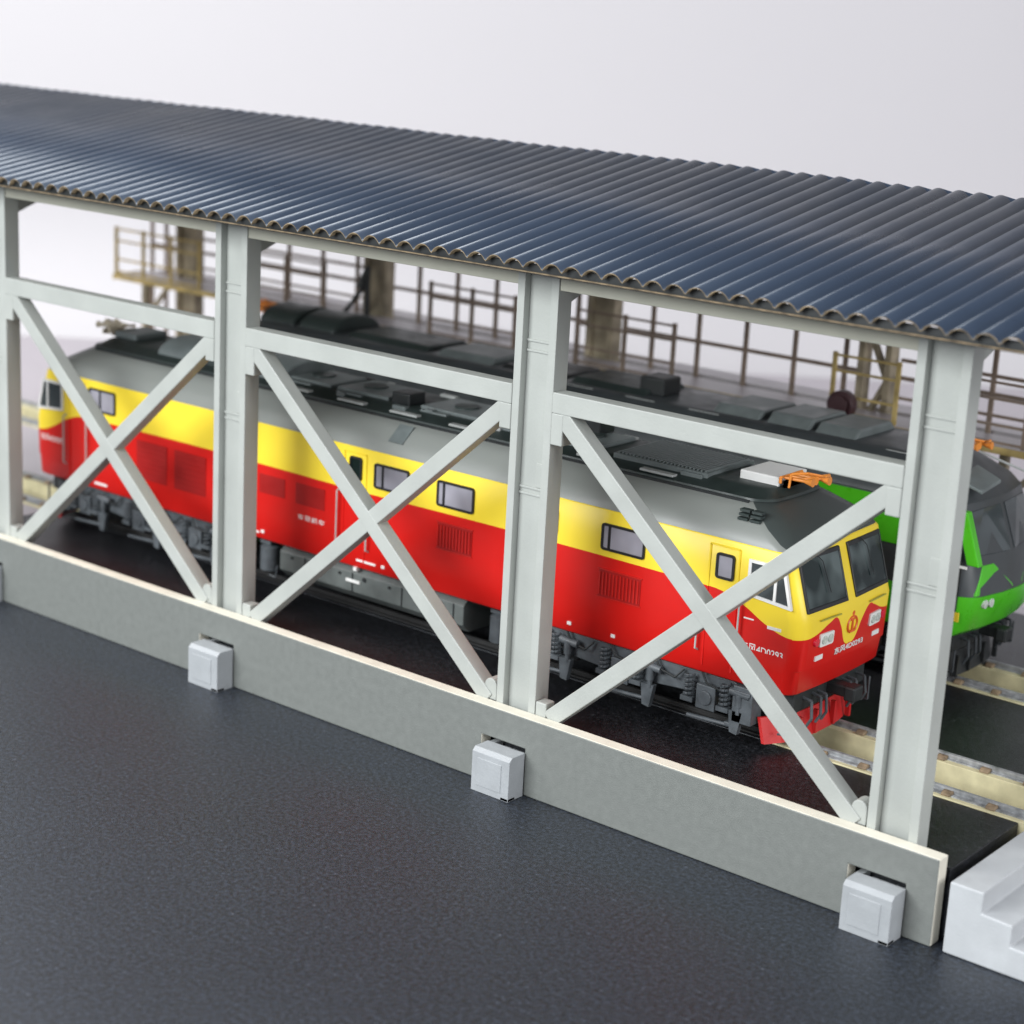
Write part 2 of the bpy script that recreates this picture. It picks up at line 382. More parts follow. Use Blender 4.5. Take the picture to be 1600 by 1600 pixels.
# base board with a notch over every foot clip
clips = [-6.63 + 6.0 * k for k in range(5)]   # left end x of each clip (front)
clips = [5.42 - 12.0, 5.42 - 6.0, 5.42, 11.40, 17.38]
XB0, XB1 = -20.0, 18.43
pts = [(XB0, 0.0)]
for cx in clips: pts += [(cx - 0.16, 0.0), (cx - 0.16, 0.70), (cx + 0.64, 0.70), (cx + 0.64, 0.0)]
pts += [(XB1, 0.0), (XB1, HB), (XB0, HB)]
mb = MB(); mb.prism([(x, 0, z + 0.004) for x, z in pts], (0, T0, 0), 0, side=1)
mb.build('base_board', [M['board'], M['edge']], shed, bevel=0.018)
for cx in clips:
    mb = MB(); x0, x1 = cx - 0.02, cx + 0.66
    mb.prism([(x0 + 0.0, -0.36, 0.0), (x0, -0.36, 0.60), (x0, -0.30, 0.655), (x0, -0.02, 0.655), (x0, -0.02, 0.60), (x0, -0.02, 0.0)], (x1 - x0, 0, 0))
    mb.box(x0 + 0.10, x1 - 0.14, -0.37, -0.355, 0.10, 0.52)
    mb.box(x0 - 0.075, x0 + 0.03, -0.10, 0.45, 0.004, 0.585)
    mb.box(x0 + 0.06, x1 - 0.10, -0.021, 0.5, 0.06, 0.50)
    mb.box(x1 - 0.14, x1, -0.36, -0.2, -0.001, 0.05)
    mb.build('foot_clip', M['clip'], shed, bevel=0.03, seg=3)

def front_column(xr):
    x0, x1, y0, y1 = xr - W, xr, T0, T0 + 0.30
    zb, zt = FL + 0.002, 7.42
    mb = MB()
    mb.box(x0, x0 + 0.125, y0, y1, zb, zt); mb.box(x1 - 0.125, x1, y0, y1, zb, zt)
    mb.box(x0 + 0.1251, x1 - 0.1251, y0 + 0.125, y0 + 0.22, zb, zt - 0.003)
    # raised weld seams and splice plates on the web
    for z in (6.28, 6.42, 4.27, 4.36):
        mb.box(x0 + 0.126, x1 - 0.126, y0 + 0.10, y0 + 0.126, z, z + 0.035)
    mb.box(x1 - 0.30, x1 - 0.15, y0 + 0.108, y0 + 0.1252, 4.4, 4.75)
    c_ = mb.build('column', M['frame'], shed, bevel=0.016)
    f_ = MB(); a1, a0 = x0 - 0.24, x0 - 0.02; cxm = (a0 + a1) / 2; r = abs(a1 - a0) / 2
    arc = [(cxm + r * math.cos(t), HB + 0.20 + r * math.sin(t)) for t in [math.pi * k / 8 for k in range(9)]]
    f_.prism([(px, T0 + 0.02, pz) for px, pz in [(a1, HB - 0.01), (a0, HB - 0.01)] + arc], (0, 0.2, 0))
    f_.build('foot_lug', M['frame'], c_, bevel=0.012)
    if xr < 18:
        f_ = MB(); f_.box(x1 + 0.015, x1 + 0.20, T0 - 0.005, T0 + 0.2, HB - 0.01, HB + 0.20); f_.build('foot_lug', M['frame'], c_, bevel=0.015)
    return c_
FX = [-6, 0, 6, 12, 18]
for xr in FX: front_column(xr)

def gpoly(mb, pts, y0, d): mb.prism([(x, y0, z) for x, z in pts], (0, d, 0))
for k in range(-1, 3):
    xo = 6.0 * k; xe = xo + 6 - W
    ZT, ZB = 5.814, 5.527; y0 = T0 - 0.012
    mb = MB()
    mb.box(xo + 0.003, xe - 0.003, y0, y0 + 0.26, ZB, ZT)
    mb.box(xo + 0.003, xo + 0.20, y0 + 0.001, y0 + 0.255, ZB - 0.44, ZB - 0.0005); mb.box(xe - 0.20, xe - 0.003, y0 + 0.001, y0 + 0.255, ZB - 0.36, ZB - 0.0005)
    mb.build('mid_beam', M['frame'], shed, bevel=0.014)
    for a_, b_, dy in (((xo + 0.13, 5.52), (xe - 0.17, 1.14), 0.0), ((xo + 0.24, 1.14), (xe - 0.12, 5.48), 0.003)):
        mb = MB(); pa = Vector((a_[0], y0 + 0.13 + dy, a_[1])); pb = Vector((b_[0], y0 + 0.13 + dy, b_[1]))
        mb.beam(pa, pb, 0.245, 0.245, up=(0, 1, 0))
        mb.build('cross_brace', M['frame'], shed, bevel=0.014)
    mb = MB()
    mb.box(xo + 0.003, xe - 0.003, T0 + 0.02, T0 + 0.20, 7.19, 7.42)
    mb.build('eaves_beam', M['beamcream'], shed, bevel=0.012)

# roof
PER, AMP, TH = 0.318, 0.064, 0.013
RY0, RZ0, RYR, PIT = -0.515, 7.590, 5.05, 0.179
def roof_sheet(sgn):
    mb = MB(); XA, XZ = -9.5, 20.6; n = int((XZ - XA) / PER * 12)
    prof = []
    for i in range(n + 1):
        x = XA + (XZ - XA) * i / n; ph = ((x - 12.9) / PER) % 1.0
        # round tube-like ridges with tighter valleys
        z = AMP * (2 * abs(math.sin(math.pi * ph)) ** 0.55 - 1)
        prof.append((x, z))
    sag = lambda x: 0.006 * math.sin(x * 0.7) + 0.004 * math.sin(x * 2.9 + 1)
    stn = [(RY0, 0.0), (RYR, (RYR - RY0) * PIT)] if sgn > 0 else [(RYR, (RYR - RY0) * PIT), (2 * RYR - RY0, 0.0)]
    m_ = len(stn); vs = []
    for dz in (0, -TH):
        for y, h in stn:
            for x, z in prof: vs.append((x, y, RZ0 + h + z + dz + sag(x)))
    N = n + 1; fs = []; mi = []
    for i in range(n):
        fs.append((i, i + 1, N + i + 1, N + i)); mi.append(0)
        o = 2 * N; fs.append((o + N + i, o + N + i + 1, o + i + 1, o + i)); mi.append(1)
        fs.append((i + 1, i, 2 * N + i, 2 * N + i + 1)); mi.append(1)
        fs.append((N + i, N + i + 1, 3 * N + i + 1, 3 * N + i)); mi.append(1)
    mb.v = [Vector(v) for v in vs]; mb.f = fs + [(0, N, 3 * N, 2 * N), (N - 1, 3 * N - 1, 4 * N - 1, 2 * N - 1)]; mb.mi = mi + [1, 1]
    o = mb.build('roof_sheet', [M['roof'], M['roofedge']], shed, fixn=False)
    me = o.data; me.polygons.foreach_set('use_smooth', [k % 4 < 2 for k in range(n * 4)] + [False, False])
    return o
roof_sheet(1); roof_sheet(-1)
# flat batten under the corrugation at the eaves
mb = MB(); mb.box(-9.5, 20.6, RY0 + 0.03, RY0 + 0.06, 7.492, 7.508); mb.build('eaves_batten', M['roofedge'], shed)
mb = MB(); mb.box(-9.5, 20.6, RY0 + 0.10, RY0 + 0.16, 7.47, 7.60); mb.build('eaves_shade_strip', M['hatchdark'], shed)  # dark strip added so the gaps under the ridges look shaded

def rafter(x, back=False):
    f = (lambda y: 10.1 - y) if back else (lambda y: y)
    zt = lambda y: 7.44 + (y - RY0) * PIT
    pts = [(T0 + 0.31, 6.80), (T0 + 0.31, zt(T0 + 0.31)), (5.04, zt(5.04)), (5.04, zt(5.04) - 0.30), (2.4, zt(2.4) - 0.34), (1.6, 7.20)]
    mb = MB(); mb.prism([(x - 0.42, f(y), z) for y, z in pts], (0.13, 0, 0)); mb.build('rafter', M['frame'], shed, bevel=0.01)
for xr in FX: rafter(xr); rafter(xr, True)

# back row: olive card columns, rails and walkway
def back_column(xr, lattice=False):
    x0, x1, y0, y1 = xr - 0.66, xr, 9.95, 10.25
    mb = MB()
    mb.box(x0, x0 + 0.13, y0, y1, FL, 7.42); mb.box(x1 - 0.13, x1, y0, y1, FL, 7.42)
    if lattice:
        z = FL; k = 0
        while z < 7.0:
            a_, b_ = (x0 + 0.1, x1 - 0.1) if k % 2 else (x1 - 0.1, x0 + 0.1)
            mb.beam((a_, 10.08, z), (b_, 10.08, z + 0.95), 0.10, 0.13, up=(0, 1, 0)); z += 0.95; k += 1
    else:
        mb.box(x0 + 0.131, x1 - 0.131, 10.04, 10.12, FL, 7.42)
    c_ = mb.build('rear_column', M['brass'], shed, bevel=0.012)
    return c_
for i, xr in enumerate(FX[:-1] + [18]): back_column(xr, lattice=(i in (3, 4)))
mb = MB(); mb.box(-7.69, 18.2, 9.021, 9.94, 4.13, 4.20); mb.box(-7.69, 18.2, 10.26, 10.9, 4.13, 4.20); mb.build('walkway_deck', M['deck'], shed)
mb = MB(); mb.box(-7.7, 18.2, 8.98, 9.02, 4.10, 4.215); mb.box(-7.74, -7.70, 8.98, 9.94, 4.08, 4.22); mb.build('walkway_edge', M['yellowcard'], shed)
mb = MB(); mb.box(-9, 18.2, 10.02, 10.10, 7.19, 7.43); mb.build('rear_eaves_beam', M['beamcream'], shed)
for xa, xb in ((-7.65, -4.8), (-3.2, -0.9), (2.1, 4.3), (5.75, 8.1 - 1.0 + 0.0), (11.41, 12.64), (13.7, 17.6)):
    if (xa, xb) == (5.75, 7.1): xa, xb = 5.83, 8.05
    mb = MB(); n = max(1, round((xb - xa) / 1.12))
    for i in range(n + 1):
        x = xa + (xb - xa) * i / n
        mb.box(x - 0.035, x + 0.035, 8.99, 9.05, 4.23, 5.32)
    for z in (5.25, 4.98, 4.55, 4.26): mb.box(xa - 0.045, xb + 0.045, 9.0, 9.04, z, z + 0.04)
    mb.build('railing', M['yellowcard'] if xa in (11.41, -7.65) else M['brown'], shed)
for xa, xb in ((-7.7, -6.7), (-5.9, -0.7), (0.1, 5.3), (6.1, 11.3), (12.1, 17.3)):
    mb = MB(); n = max(1, round((xb - xa) / 1.24))
    for i in range(n + 1):
        x = xa + 0.7 + (xb - xa - 1.0) * i / n if n > 1 else xa + 0.5 * i
        mb.box(x - 0.04, x + 0.04, 10.12, 10.18, FL if xa < -6 else 4.1, 7.2)
    mb.box(xa, xb, 10.125, 10.175, 4.80, 4.87)
    if xa in (-5.9, 12.1): mb.box(xa, xb, 10.125, 10.175, 5.12, 5.18); mb.box(xa, xb, 10.125, 10.175, 4.45, 4.5)
    mb.build('rear_wall_grid', M['brown'], shed)
for x in (-6.9, -4.2, -1.5, 3.0, 9.0, 14.6):
    mb = MB(); mb.box(x - 0.07, x + 0.07, 9.2, 9.34, FL, 4.13); mb.beam((x, 9.27, 3.2), (x + 0.8, 9.27, 4.12), 0.08, 0.1); mb.build('walkway_post', M['brass'], shed)

# ------------------------------------------------------------------ stairs at the end of the platform
mb = MB()
sp_ = [(18.59, 0.0), (18.59, 0.935), (19.03, 0.935), (19.03, 0.665), (19.43, 0.645), (19.43, 0.375), (19.85, 0.36), (19.85, 0.10), (20.3, 0.09), (20.3, 0.0)]
mb.prism([(x, 0.0, z + 0.003) for x, z in sp_], (0, 2.18, 0))
tag(mb.build('steps', M['stair'], bevel=0.022, seg=3), 'pale grey plastic block of steps leading down from the end of the shed floor', 'steps')

# ------------------------------------------------------------------ locomotives
def ringpts(L, Wd, r, z, cx, cy, bow=0.0, n=7):
    out = []
    for sx, sy, a0 in ((1, -1, -90), (1, 1, 0), (-1, 1, 90), (-1, -1, 180)):
        for k in range(n + 1):
            a_ = math.radians(a0 + 90 * k / n)
            out.append((cx + sx * (L - r) + r * math.cos(a_), cy + sy * (Wd - r) + r * math.sin(a_), z))
        if bow and sx == sy * -1 * -1 and False: pass
    # front bow: push points near the centre line outwards
    res = []
    for x, y, zz in out:
        b_ = bow * (1 - min(1, abs(y - cy) / Wd) ** 2) if abs(x - cx) > L - r - 0.01 else 0
        res.append((x + math.copysign(b_, x - cx), y, zz))
    # add mid points on the end faces
    n1 = n + 1
    full = []
    for q in range(4):
        full += res[q * n1:(q + 1) * n1]
        if q in (0, 2):
            a1 = Vector(res[(q + 1) * n1 - 1]); b1 = Vector(res[((q + 1) % 4) * n1])
            for t in (0.25, 0.5, 0.75):
                p = a1.lerp(b1, t); base = a1.x - math.copysign(bow * (1 - min(1, abs(a1.y - cy) / Wd) ** 2), a1.x - cx)
                p.x = base + math.copysign(bow * (1 - min(1, abs(p.y - cy) / Wd) ** 2), a1.x - cx); full.append(tuple(p))
    return full

CX, YC, HW = 7.05, 3.0, 1.30
loco = thing('locomotive', 'red and yellow diesel locomotive with dark grey roof standing nearest the front braces', 'locomotive', (CX, YC, FL))
levels = [(1.90, 8.14, 1.27, .20, .05), (1.93, 8.16, HW, .20, .05), (2.26, 8.20, HW, .20, .06), (2.275, 8.235, HW + .004, .22, .06), (2.95, 8.27, HW, .24, .07), (3.05, 8.24, HW, .24, .07), (3.88, 7.98, HW - .005, .22, .06), (3.91, 7.95, HW - .03, .22, .06)]
mb = MB()
rings = [ringpts(L, Wd, r, z, CX, YC, bow) for z, L, Wd, r, bow in levels]
mb.loft(rings)
body = mb.build('body', M['livery'], loco, smooth=50)
# lift the sill between the cabs
for v in body.data.vertices:
    if v.co.z + FL < 2.0 and abs(v.co.x) < 7.9: pass
# grey upper cowl with dark end slopes
mb = MB()
cl = [(3.90, 7.95, 1.285, .22, .06), (3.98, 7.88, 1.27, .26, .06), (4.12, 7.70, 1.16, .34, .06), (4.27, 7.44, .98, .36, .06), (4.385, 7.22, .80, .34, .06)]
rings = [ringpts(L, Wd, r, z, CX, YC, bow) for z, L, Wd, r, bow in cl]
mb.loft(rings)
mb.build('roof_cowl', M['cowlend'], loco, smooth=60)
mb = MB(); mb.prism([(7.62, YC - 1.20, 4.08), (7.92, YC - 1.20, 4.08), (7.92, YC - .93, 4.32), (7.62, YC - .93, 4.32)], (0, -.015, .012)); mb.build('cowl_panel', M['hatch'], loco)
mb = MB()
rl = [(4.375, 7.27, .83, .32, .05), (4.41, 7.25, .82, .32, .05), (4.42, 7.20, .76, .30, .05), (4.50, 7.1, .60, .30, .05), (4.515, 7.05, .5, .3, .05)]
mb.loft([ringpts(L, Wd, r, z, CX, YC, bow) for z, L, Wd, r, bow in rl]); mb.build('roof', M['darkroof'], loco, smooth=30)
# roof gutter line
mb = MB(); mb.box(CX - 7.0, CX + 7.0, YC - .86, YC - .83, 4.345, 4.385); mb.box(CX - 7.0, CX + 7.0, YC + .83, YC + .86, 4.345, 4.385); mb.build('gutter', M['hatchdark'], loco)
YN = YC - HW   # near side plane
# roof plates and hatches
def roofbox(name, x0, x1, y0, y1, z0, z1, mt, bev=0.02): 
    q = MB(); q.box(x0, x1, y0, y1, z0, z1); return q.build(name, mt, loco, bevel=bev)
for x in (4.85, 6.09, 7.25, 8.5, 9.75, 11.0, 12.15): roofbox('roof_step', x, x + 0.58, YC - .80, YC - .68, 4.44, 4.475, M['strip'], .005)
for x0, x1 in ((4.6, 5.6), (5.75, 6.9), (7.6, 8.8), (8.95, 10.1), (10.3, 11.2)):
    roofbox('roof_hatch', x0, x1, YC - .45, YC + .45, 4.50, 4.57, M['hatch'])
    roofbox('roof_hatch', x0 + .1, x0 + .65, YC - .58, YC - .46, 4.47, 4.535, M['hatch'])
roofbox('exhaust_stack', 7.02, 7.4, YC - .5, YC - .1, 4.49, 4.70, M['hatchdark'])
roofbox('exhaust_stack', 10.35, 10.75, YC + .1, YC + .5, 4.56, 4.78, M['hatchdark'])
q = MB(); q.box(11.55, 13.2, YC - .62, YC + .62, 4.47, 4.56)
for i in range(24): q.box(11.6 + i * .066, 11.63 + i * .066, YC - .58, YC + .58, 4.56, 4.585)
q.build('radiator_grille', M['hatch'], loco)
for i, x in enumerate((1.5, 2.6, 3.7)):
    q = MB(); prof = [(YC + .66 * math.cos(t), 4.46 + .30 * math.sin(t)) for t in [math.pi * k / 12 for k in range(13)]]
    q.prism([(x, y, z) for y, z in prof], (0.95, 0, 0)); q.build('fan_cover', M['hatch'] if i != 1 else M['darkroof'], loco, bevel=.03, smooth=30)
roofbox('air_conditioner', 13.52, 14.16, YC - .28, YC + .50, 4.44, 4.64, M['white'], .02)
roofbox('air_conditioner', -.1, .5, YC - .3, YC + .45, 4.50, 4.62, M['hatch'], .03)
def horns(x, s_, mt, y=YC):
    q = MB(); z = 4.52
    for dy in (-.22, -.08, .06, .2):
        ln = .34 + .08 * math.sin(dy * 30)
        q.tube((x, y + dy, z + .12), (x + s_ * ln, y + dy, z + .13), .022, 8); q.tube((x + s_ * ln, y + dy, z + .13), (x + s_ * (ln + .14), y + dy, z + .135), .024, 10, .065)
    q.path([(x - .02, y - .3, z + .05), (x - .02, y - .3, z + .13), (x - .02, y + .28, z + .13), (x - .02, y + .28, z)], .022)
    q.path([(x + s_ * .1, y - .26, z), (x + s_ * .12, y - .26, z + .2), (x + s_ * .3, y - .1, z + .22), (x + s_ * .4, y + .1, z + .17)], .018)
    for dx in (0.05, .3): q.box(min(x, x + s_ * dx) , min(x, x + s_ * dx) + .04, y - .25, y + .25, z - .02, z + .08)
    return q
rnd = random.Random(3)
for x in [4.7 + .62 * k for k in range(14)]:
    for sy in (-1, 1):
        if rnd.random() < .75:
            a_ = rnd.uniform(.12, .38); yy = YC + sy * rnd.uniform(.50, .62); q = MB(); q.box(x, x + a_, yy - .05, yy + .05, 4.45, 4.50 + rnd.uniform(.01, .06)); q.build('roof_fitting', M[rnd.choice(['hatch', 'hatchdark', 'strip', 'hatch'])], loco, bevel=.01)
for x in (5.0, 6.2, 8.2, 9.4, 10.7):
    q = MB(); q.tube((x, YC, 4.56), (x, YC, 4.60), .20, 20); q.build('vent_cap', M['darkroof'], loco, smooth=40)
horns(14.22, 1, None).build('horn', M['orange'], loco, smooth=40)
horns(-.2, -1, None).build('horn', M['creampaint'], loco, smooth=40)
q = MB(); q.box(13.9, 14.05, YC + .9, YC + .93, 4.3, 4.4)
# side ventilation grille in the cowl
q = MB()
for i in range(3):
    for j in range(2):
        q.box(14.06 + j * .19, 14.22 + j * .19, YC - 1.135 + .025 * i, YC - .98, 4.17 + i * .055, 4.205 + i * .055)
q.build('cowl_grille', M['darkroof'], loco)

# windows on the near side
UX, UZ = (1, 0, 0), (0, 0, 1)
def side_window(x0, x1, z0, z1, pane, y=YN, r=.05, frame=None, mull=None, parent=loco):
    cx_, cz_ = (x0 + x1) / 2, (z0 + z1) / 2; w_, h_ = x1 - x0, z1 - z0
    f_ = MB(); ringplate(f_, (cx_, y + .02, cz_), UX, UZ, rrect(w_, h_, r), rrect(w_ - .07, h_ - .07, max(.01, r - .03)), .045)
    if mull is not None: f_.box(mull - .02, mull + .02, y - .02, y + .015, z0 + .03, z1 - .03)
    fo = f_.build('window', frame or M['black'], parent)
    p_ = MB(); plate(p_, (cx_, y + .005, cz_), UX, UZ, rrect(w_ - .06, h_ - .06, max(.01, r - .03)), .012); p_.build('pane', pane, fo)
    return fo
side_window(7.44, 8.18, 3.31, 3.72, M['milk'], mull=7.62)
side_window(8.76, 9.51, 3.30, 3.71, M['milk'], mull=8.90)
side_window(11.92, 12.69, 3.30, 3.70, M['milk'], mull=12.06)
side_window(13.89, 14.19, 3.33, 3.70, M['milk'])
side_window(0.41, 1.14, 3.35, 3.77, M['milk'], mull=.72, r=.05)
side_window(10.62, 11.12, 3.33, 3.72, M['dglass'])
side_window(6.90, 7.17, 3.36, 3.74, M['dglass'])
def cabwin(pts, m0, pr_=loco):
    f_ = MB(); cxm = sum(p[0] for p in pts) / len(pts); czm = sum(p[1] for p in pts) / len(pts)
    inner = [(cxm + (p[0] - cxm) * .86, czm + (p[1] - czm) * .84) for p in pts]
    ringplate(f_, (0, YN + .02, 0), UX, UZ, pts, inner, .05)
    f_.box(m0 - .02, m0 + .02, YN - .028, YN + .01, min(p[1] for p in inner), max(p[1] for p in inner))
    fo = f_.build('cab_side_window', M['white'], pr_)
    p_ = MB(); plate(p_, (0, YN + .004, 0), UX, UZ, inner, .012); p_.build('pane', M['sglass'], fo)
cabwin([(14.42, 3.20), (15.14, 3.14), (14.99, 3.72), (14.42, 3.72)], 14.86)
cabwin([(-1.04, 3.14), (-.32, 3.20), (-.32, 3.72), (-.89, 3.72)], -.76)

# doors with handrails, plates and louvres
def door(x0, x1, z1=3.80):
    d_ = MB()
    for xx in (x0, x1): d_.box(xx - .012, xx + .012, YN - .012, YN + .01, 2.02, z1)
    d_.box(x0, x1, YN - .012, YN + .01, z1 - .012, z1 + .012)
    do = d_.build('door', M['livery'], loco)
    h_ = MB()
    for xx in (x0 - .09, x1 + .09):
        h_.path([(xx, YN + .0, 2.22), (xx, YN - .07, 2.26), (xx, YN - .07, 3.12), (xx, YN, 3.16)], .014)
    h_.build('handrail', M['strip'], do)
door(6.78, 7.26); door(13.78, 14.26); door(-.16, .30)
def louvre(x0, x1, z0, z1, n):
    q = MB(); q.box(x0, x1, YN - .012, YN + .01, z0, z1)
    lo = q.build('louvre', M['reddark'], loco)
    q = MB(); sp = (x1 - x0) / n
    for i in range(n): q.box(x0 + i * sp + .012, x0 + i * sp + sp * .55, YN - .028, YN - .0125, z0 + .03, z1 - .03)
    q.box(x0 - .02, x1 + .02, YN - .02, YN + .008, z1 + .002, z1 + .018); q.box(x0 - .02, x1 + .02, YN - .02, YN + .008, z0 - .018, z0 - .002)
    q.build('slats', M['red'], lo)
louvre(8.80, 9.50, 2.63, 3.04, 11); louvre(11.92, 12.66, 2.60, 3.00, 12)
for x0, x1, z0, z1 in ((4.84, 5.44, 2.72, 3.04), (5.70, 6.36, 2.70, 3.05), (3.7, 4.5, 2.45, 3.04), (2.72, 3.52, 2.35, 3.04), (1.72, 2.52, 2.35, 3.04)):
    q = MB(); q.box(x0, x1, YN - .010, YN + .01, z0, z1)
    for i in range(7): q.box(x0 + .03, x1 - .03, YN - .018, YN - .0101, z0 + .02 + i * (z1 - z0 - .03) / 7, z0 + .03 + i * (z1 - z0 - .03) / 7)
    q.build('side_panel', M['reddark'], loco)
for x in (4.9, 7.65, 11.4, 12.2, 14.8):
    q = MB(); q.box(x, x + .07, YN - .012, YN + .01, 2.02, 2.07); q.build('jacking_mark', M['white'], loco)
for x, z, w_, h_ in ((14.78, 2.80, .22, .045), (7.1, 2.02, .42, .035), (14.4, 2.86, .16, .02), (4.55, 2.0, .3, .03), (.55, 2.0, .35, .04)):
    q = MB(); q.box(x, x + w_, YN - .008, YN + .01, z, z + h_); q.build('plate', M['white'], loco)
q = MB(); q.box(14.50, 14.66, YN - .014, YN + .01, 3.44, 3.62)
lettering('number_lettering', '东风4D0293', (14.72, YN, 2.47), UX, UZ, .135, M['white'], loco, width=.68)
lettering('number_lettering', '东风4D0293', (-.66, YN, 2.62), UX, UZ, .13, M['white'], loco, width=.66)
lettering('side_lettering', '东风机车', (6.06, YN, 2.47), UX, UZ, .125, M['white'], loco, width=.62)

# cab front
def front_x(z, y, L0=None):   # surface x of the nose at height z
    import bisect
    zs = [l[0] for l in levels]; i = max(0, min(len(zs) - 2, bisect.bisect(zs, z) - 1))
    t = (z - zs[i]) / (zs[i + 1] - zs[i]); L = levels[i][1] + (levels[i + 1][1] - levels[i][1]) * t
    bow = levels[i][4]; return CX + L + bow * (1 - min(1, abs(y - YC) / HW) ** 2)
def on_front(q_y, q_z, off=0.0): return Vector((front_x(q_z, q_y) + off, q_y, q_z))
def front_window(y0, y1, z0, z1, parent=loco):
    ins = .06
    outer = [(y0, z0), (y1, z0), (y1, z1), (y0, z1)]
    inner = [(y0 + ins * .6, z0 + ins), (y1 - ins * .6, z0 + ins), (y1 - ins * .6, z1 - ins), (y0 + ins * .6, z1 - ins)]
    mb_ = MB(); n = 4
    vs = [on_front(*p, off=-.02) for p in outer] + [on_front(*p, off=.022) for p in outer] + [on_front(*p, off=.022) for p in inner] + [on_front(*p, off=-.02) for p in inner]
    fs = [(k * n + i, k * n + (i + 1) % n, (k + 1) * n + (i + 1) % n, (k + 1) * n + i) for k in range(3) for i in range(n)]
    mb_.add(vs, fs); fo = mb_.build('windscreen', M['black'], parent, bevel=.01)
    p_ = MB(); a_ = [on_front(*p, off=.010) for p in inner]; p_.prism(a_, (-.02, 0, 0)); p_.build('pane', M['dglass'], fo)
    p_ = MB(); yy = y0 + (y1 - y0) * .35
    p_.path([on_front(yy, z1 + .02, .03), on_front(yy + .15, z1 - .12, .04), on_front(yy + .22, z0 + .2, .04)], .006, 6); p_.build('wiper', M['black'], fo)
front_window(1.86, 2.86, 3.09, 3.84); front_window(3.08, 4.10, 3.09, 3.84)
mb = MB()
for yc_ in (2.35, 3.68): mb.path([on_front(yc_ - .25, 2.965, .03), on_front(yc_, 2.975, .045), on_front(yc_ + .25, 2.965, .03)], .012, 6)
mb.build('front_handrail', M['pantrim'], loco)
for yl, s_ in ((2.32, -1), (3.68, 1)):
    mb = MB(); a_ = [on_front(yl + dy, 2.66 + dz, .03) for dy, dz in rrect(.34, .19, .03)]; mb.prism(a_, (-.06, 0, 0)); ho = mb.build('headlight', M['white'], loco)
    mb = MB()
    for dy in (-.07, .08): mb.tube(on_front(yl + dy, 2.66, .025), on_front(yl + dy, 2.66, .045), .062, 14)
    mb.build('lens', M['lens'], ho)
    mb = MB(); mb.tube(on_front(yl + s_ * .25, 2.66, -.02), on_front(yl + s_ * .25, 2.66, .035), .06, 14); mb.build('tail_light', M['redlens'], loco)
    mb = MB(); mb.box(front_x(2.42, yl + s_ * .12) - .02, front_x(2.42, yl + s_ * .12) + .012, yl + s_ * .12 - .1, yl + s_ * .12 + .1, 2.37, 2.44); mb.build('plate', M['white'], loco)
# winged wheel style railway emblem: ring, stem and foot
mb = MB(); ce = on_front(YC, 2.72, .012)
ring = [(ce.x, ce.y + .13 * math.cos(t), ce.z + .12 * math.sin(t)) for t in [math.radians(-50 + 280 * k / 20) for k in range(21)]]
mb.path(ring, .018, 6); mb.tube((ce.x, ce.y, ce.z - .09), (ce.x, ce.y, ce.z + .08), .02, 6); mb.tube((ce.x, ce.y - .055, ce.z + .075), (ce.x, ce.y + .055, ce.z + .075), .018, 6)
mb.tube((ce.x, ce.y - .07, ce.z - .10), (ce.x, ce.y + .07, ce.z - .10), .02, 6); mb.tube((ce.x - .01, ce.y, ce.z + .17), (ce.x + .01, ce.y, ce.z + .17), .035, 10)
mb.build('emblem', M['emblem'], loco)
lettering('number_lettering', '东风4D0293', on_front(YC, 2.40, .006), (0, 1, 0), UZ, .10, M['white'], loco, width=.80)

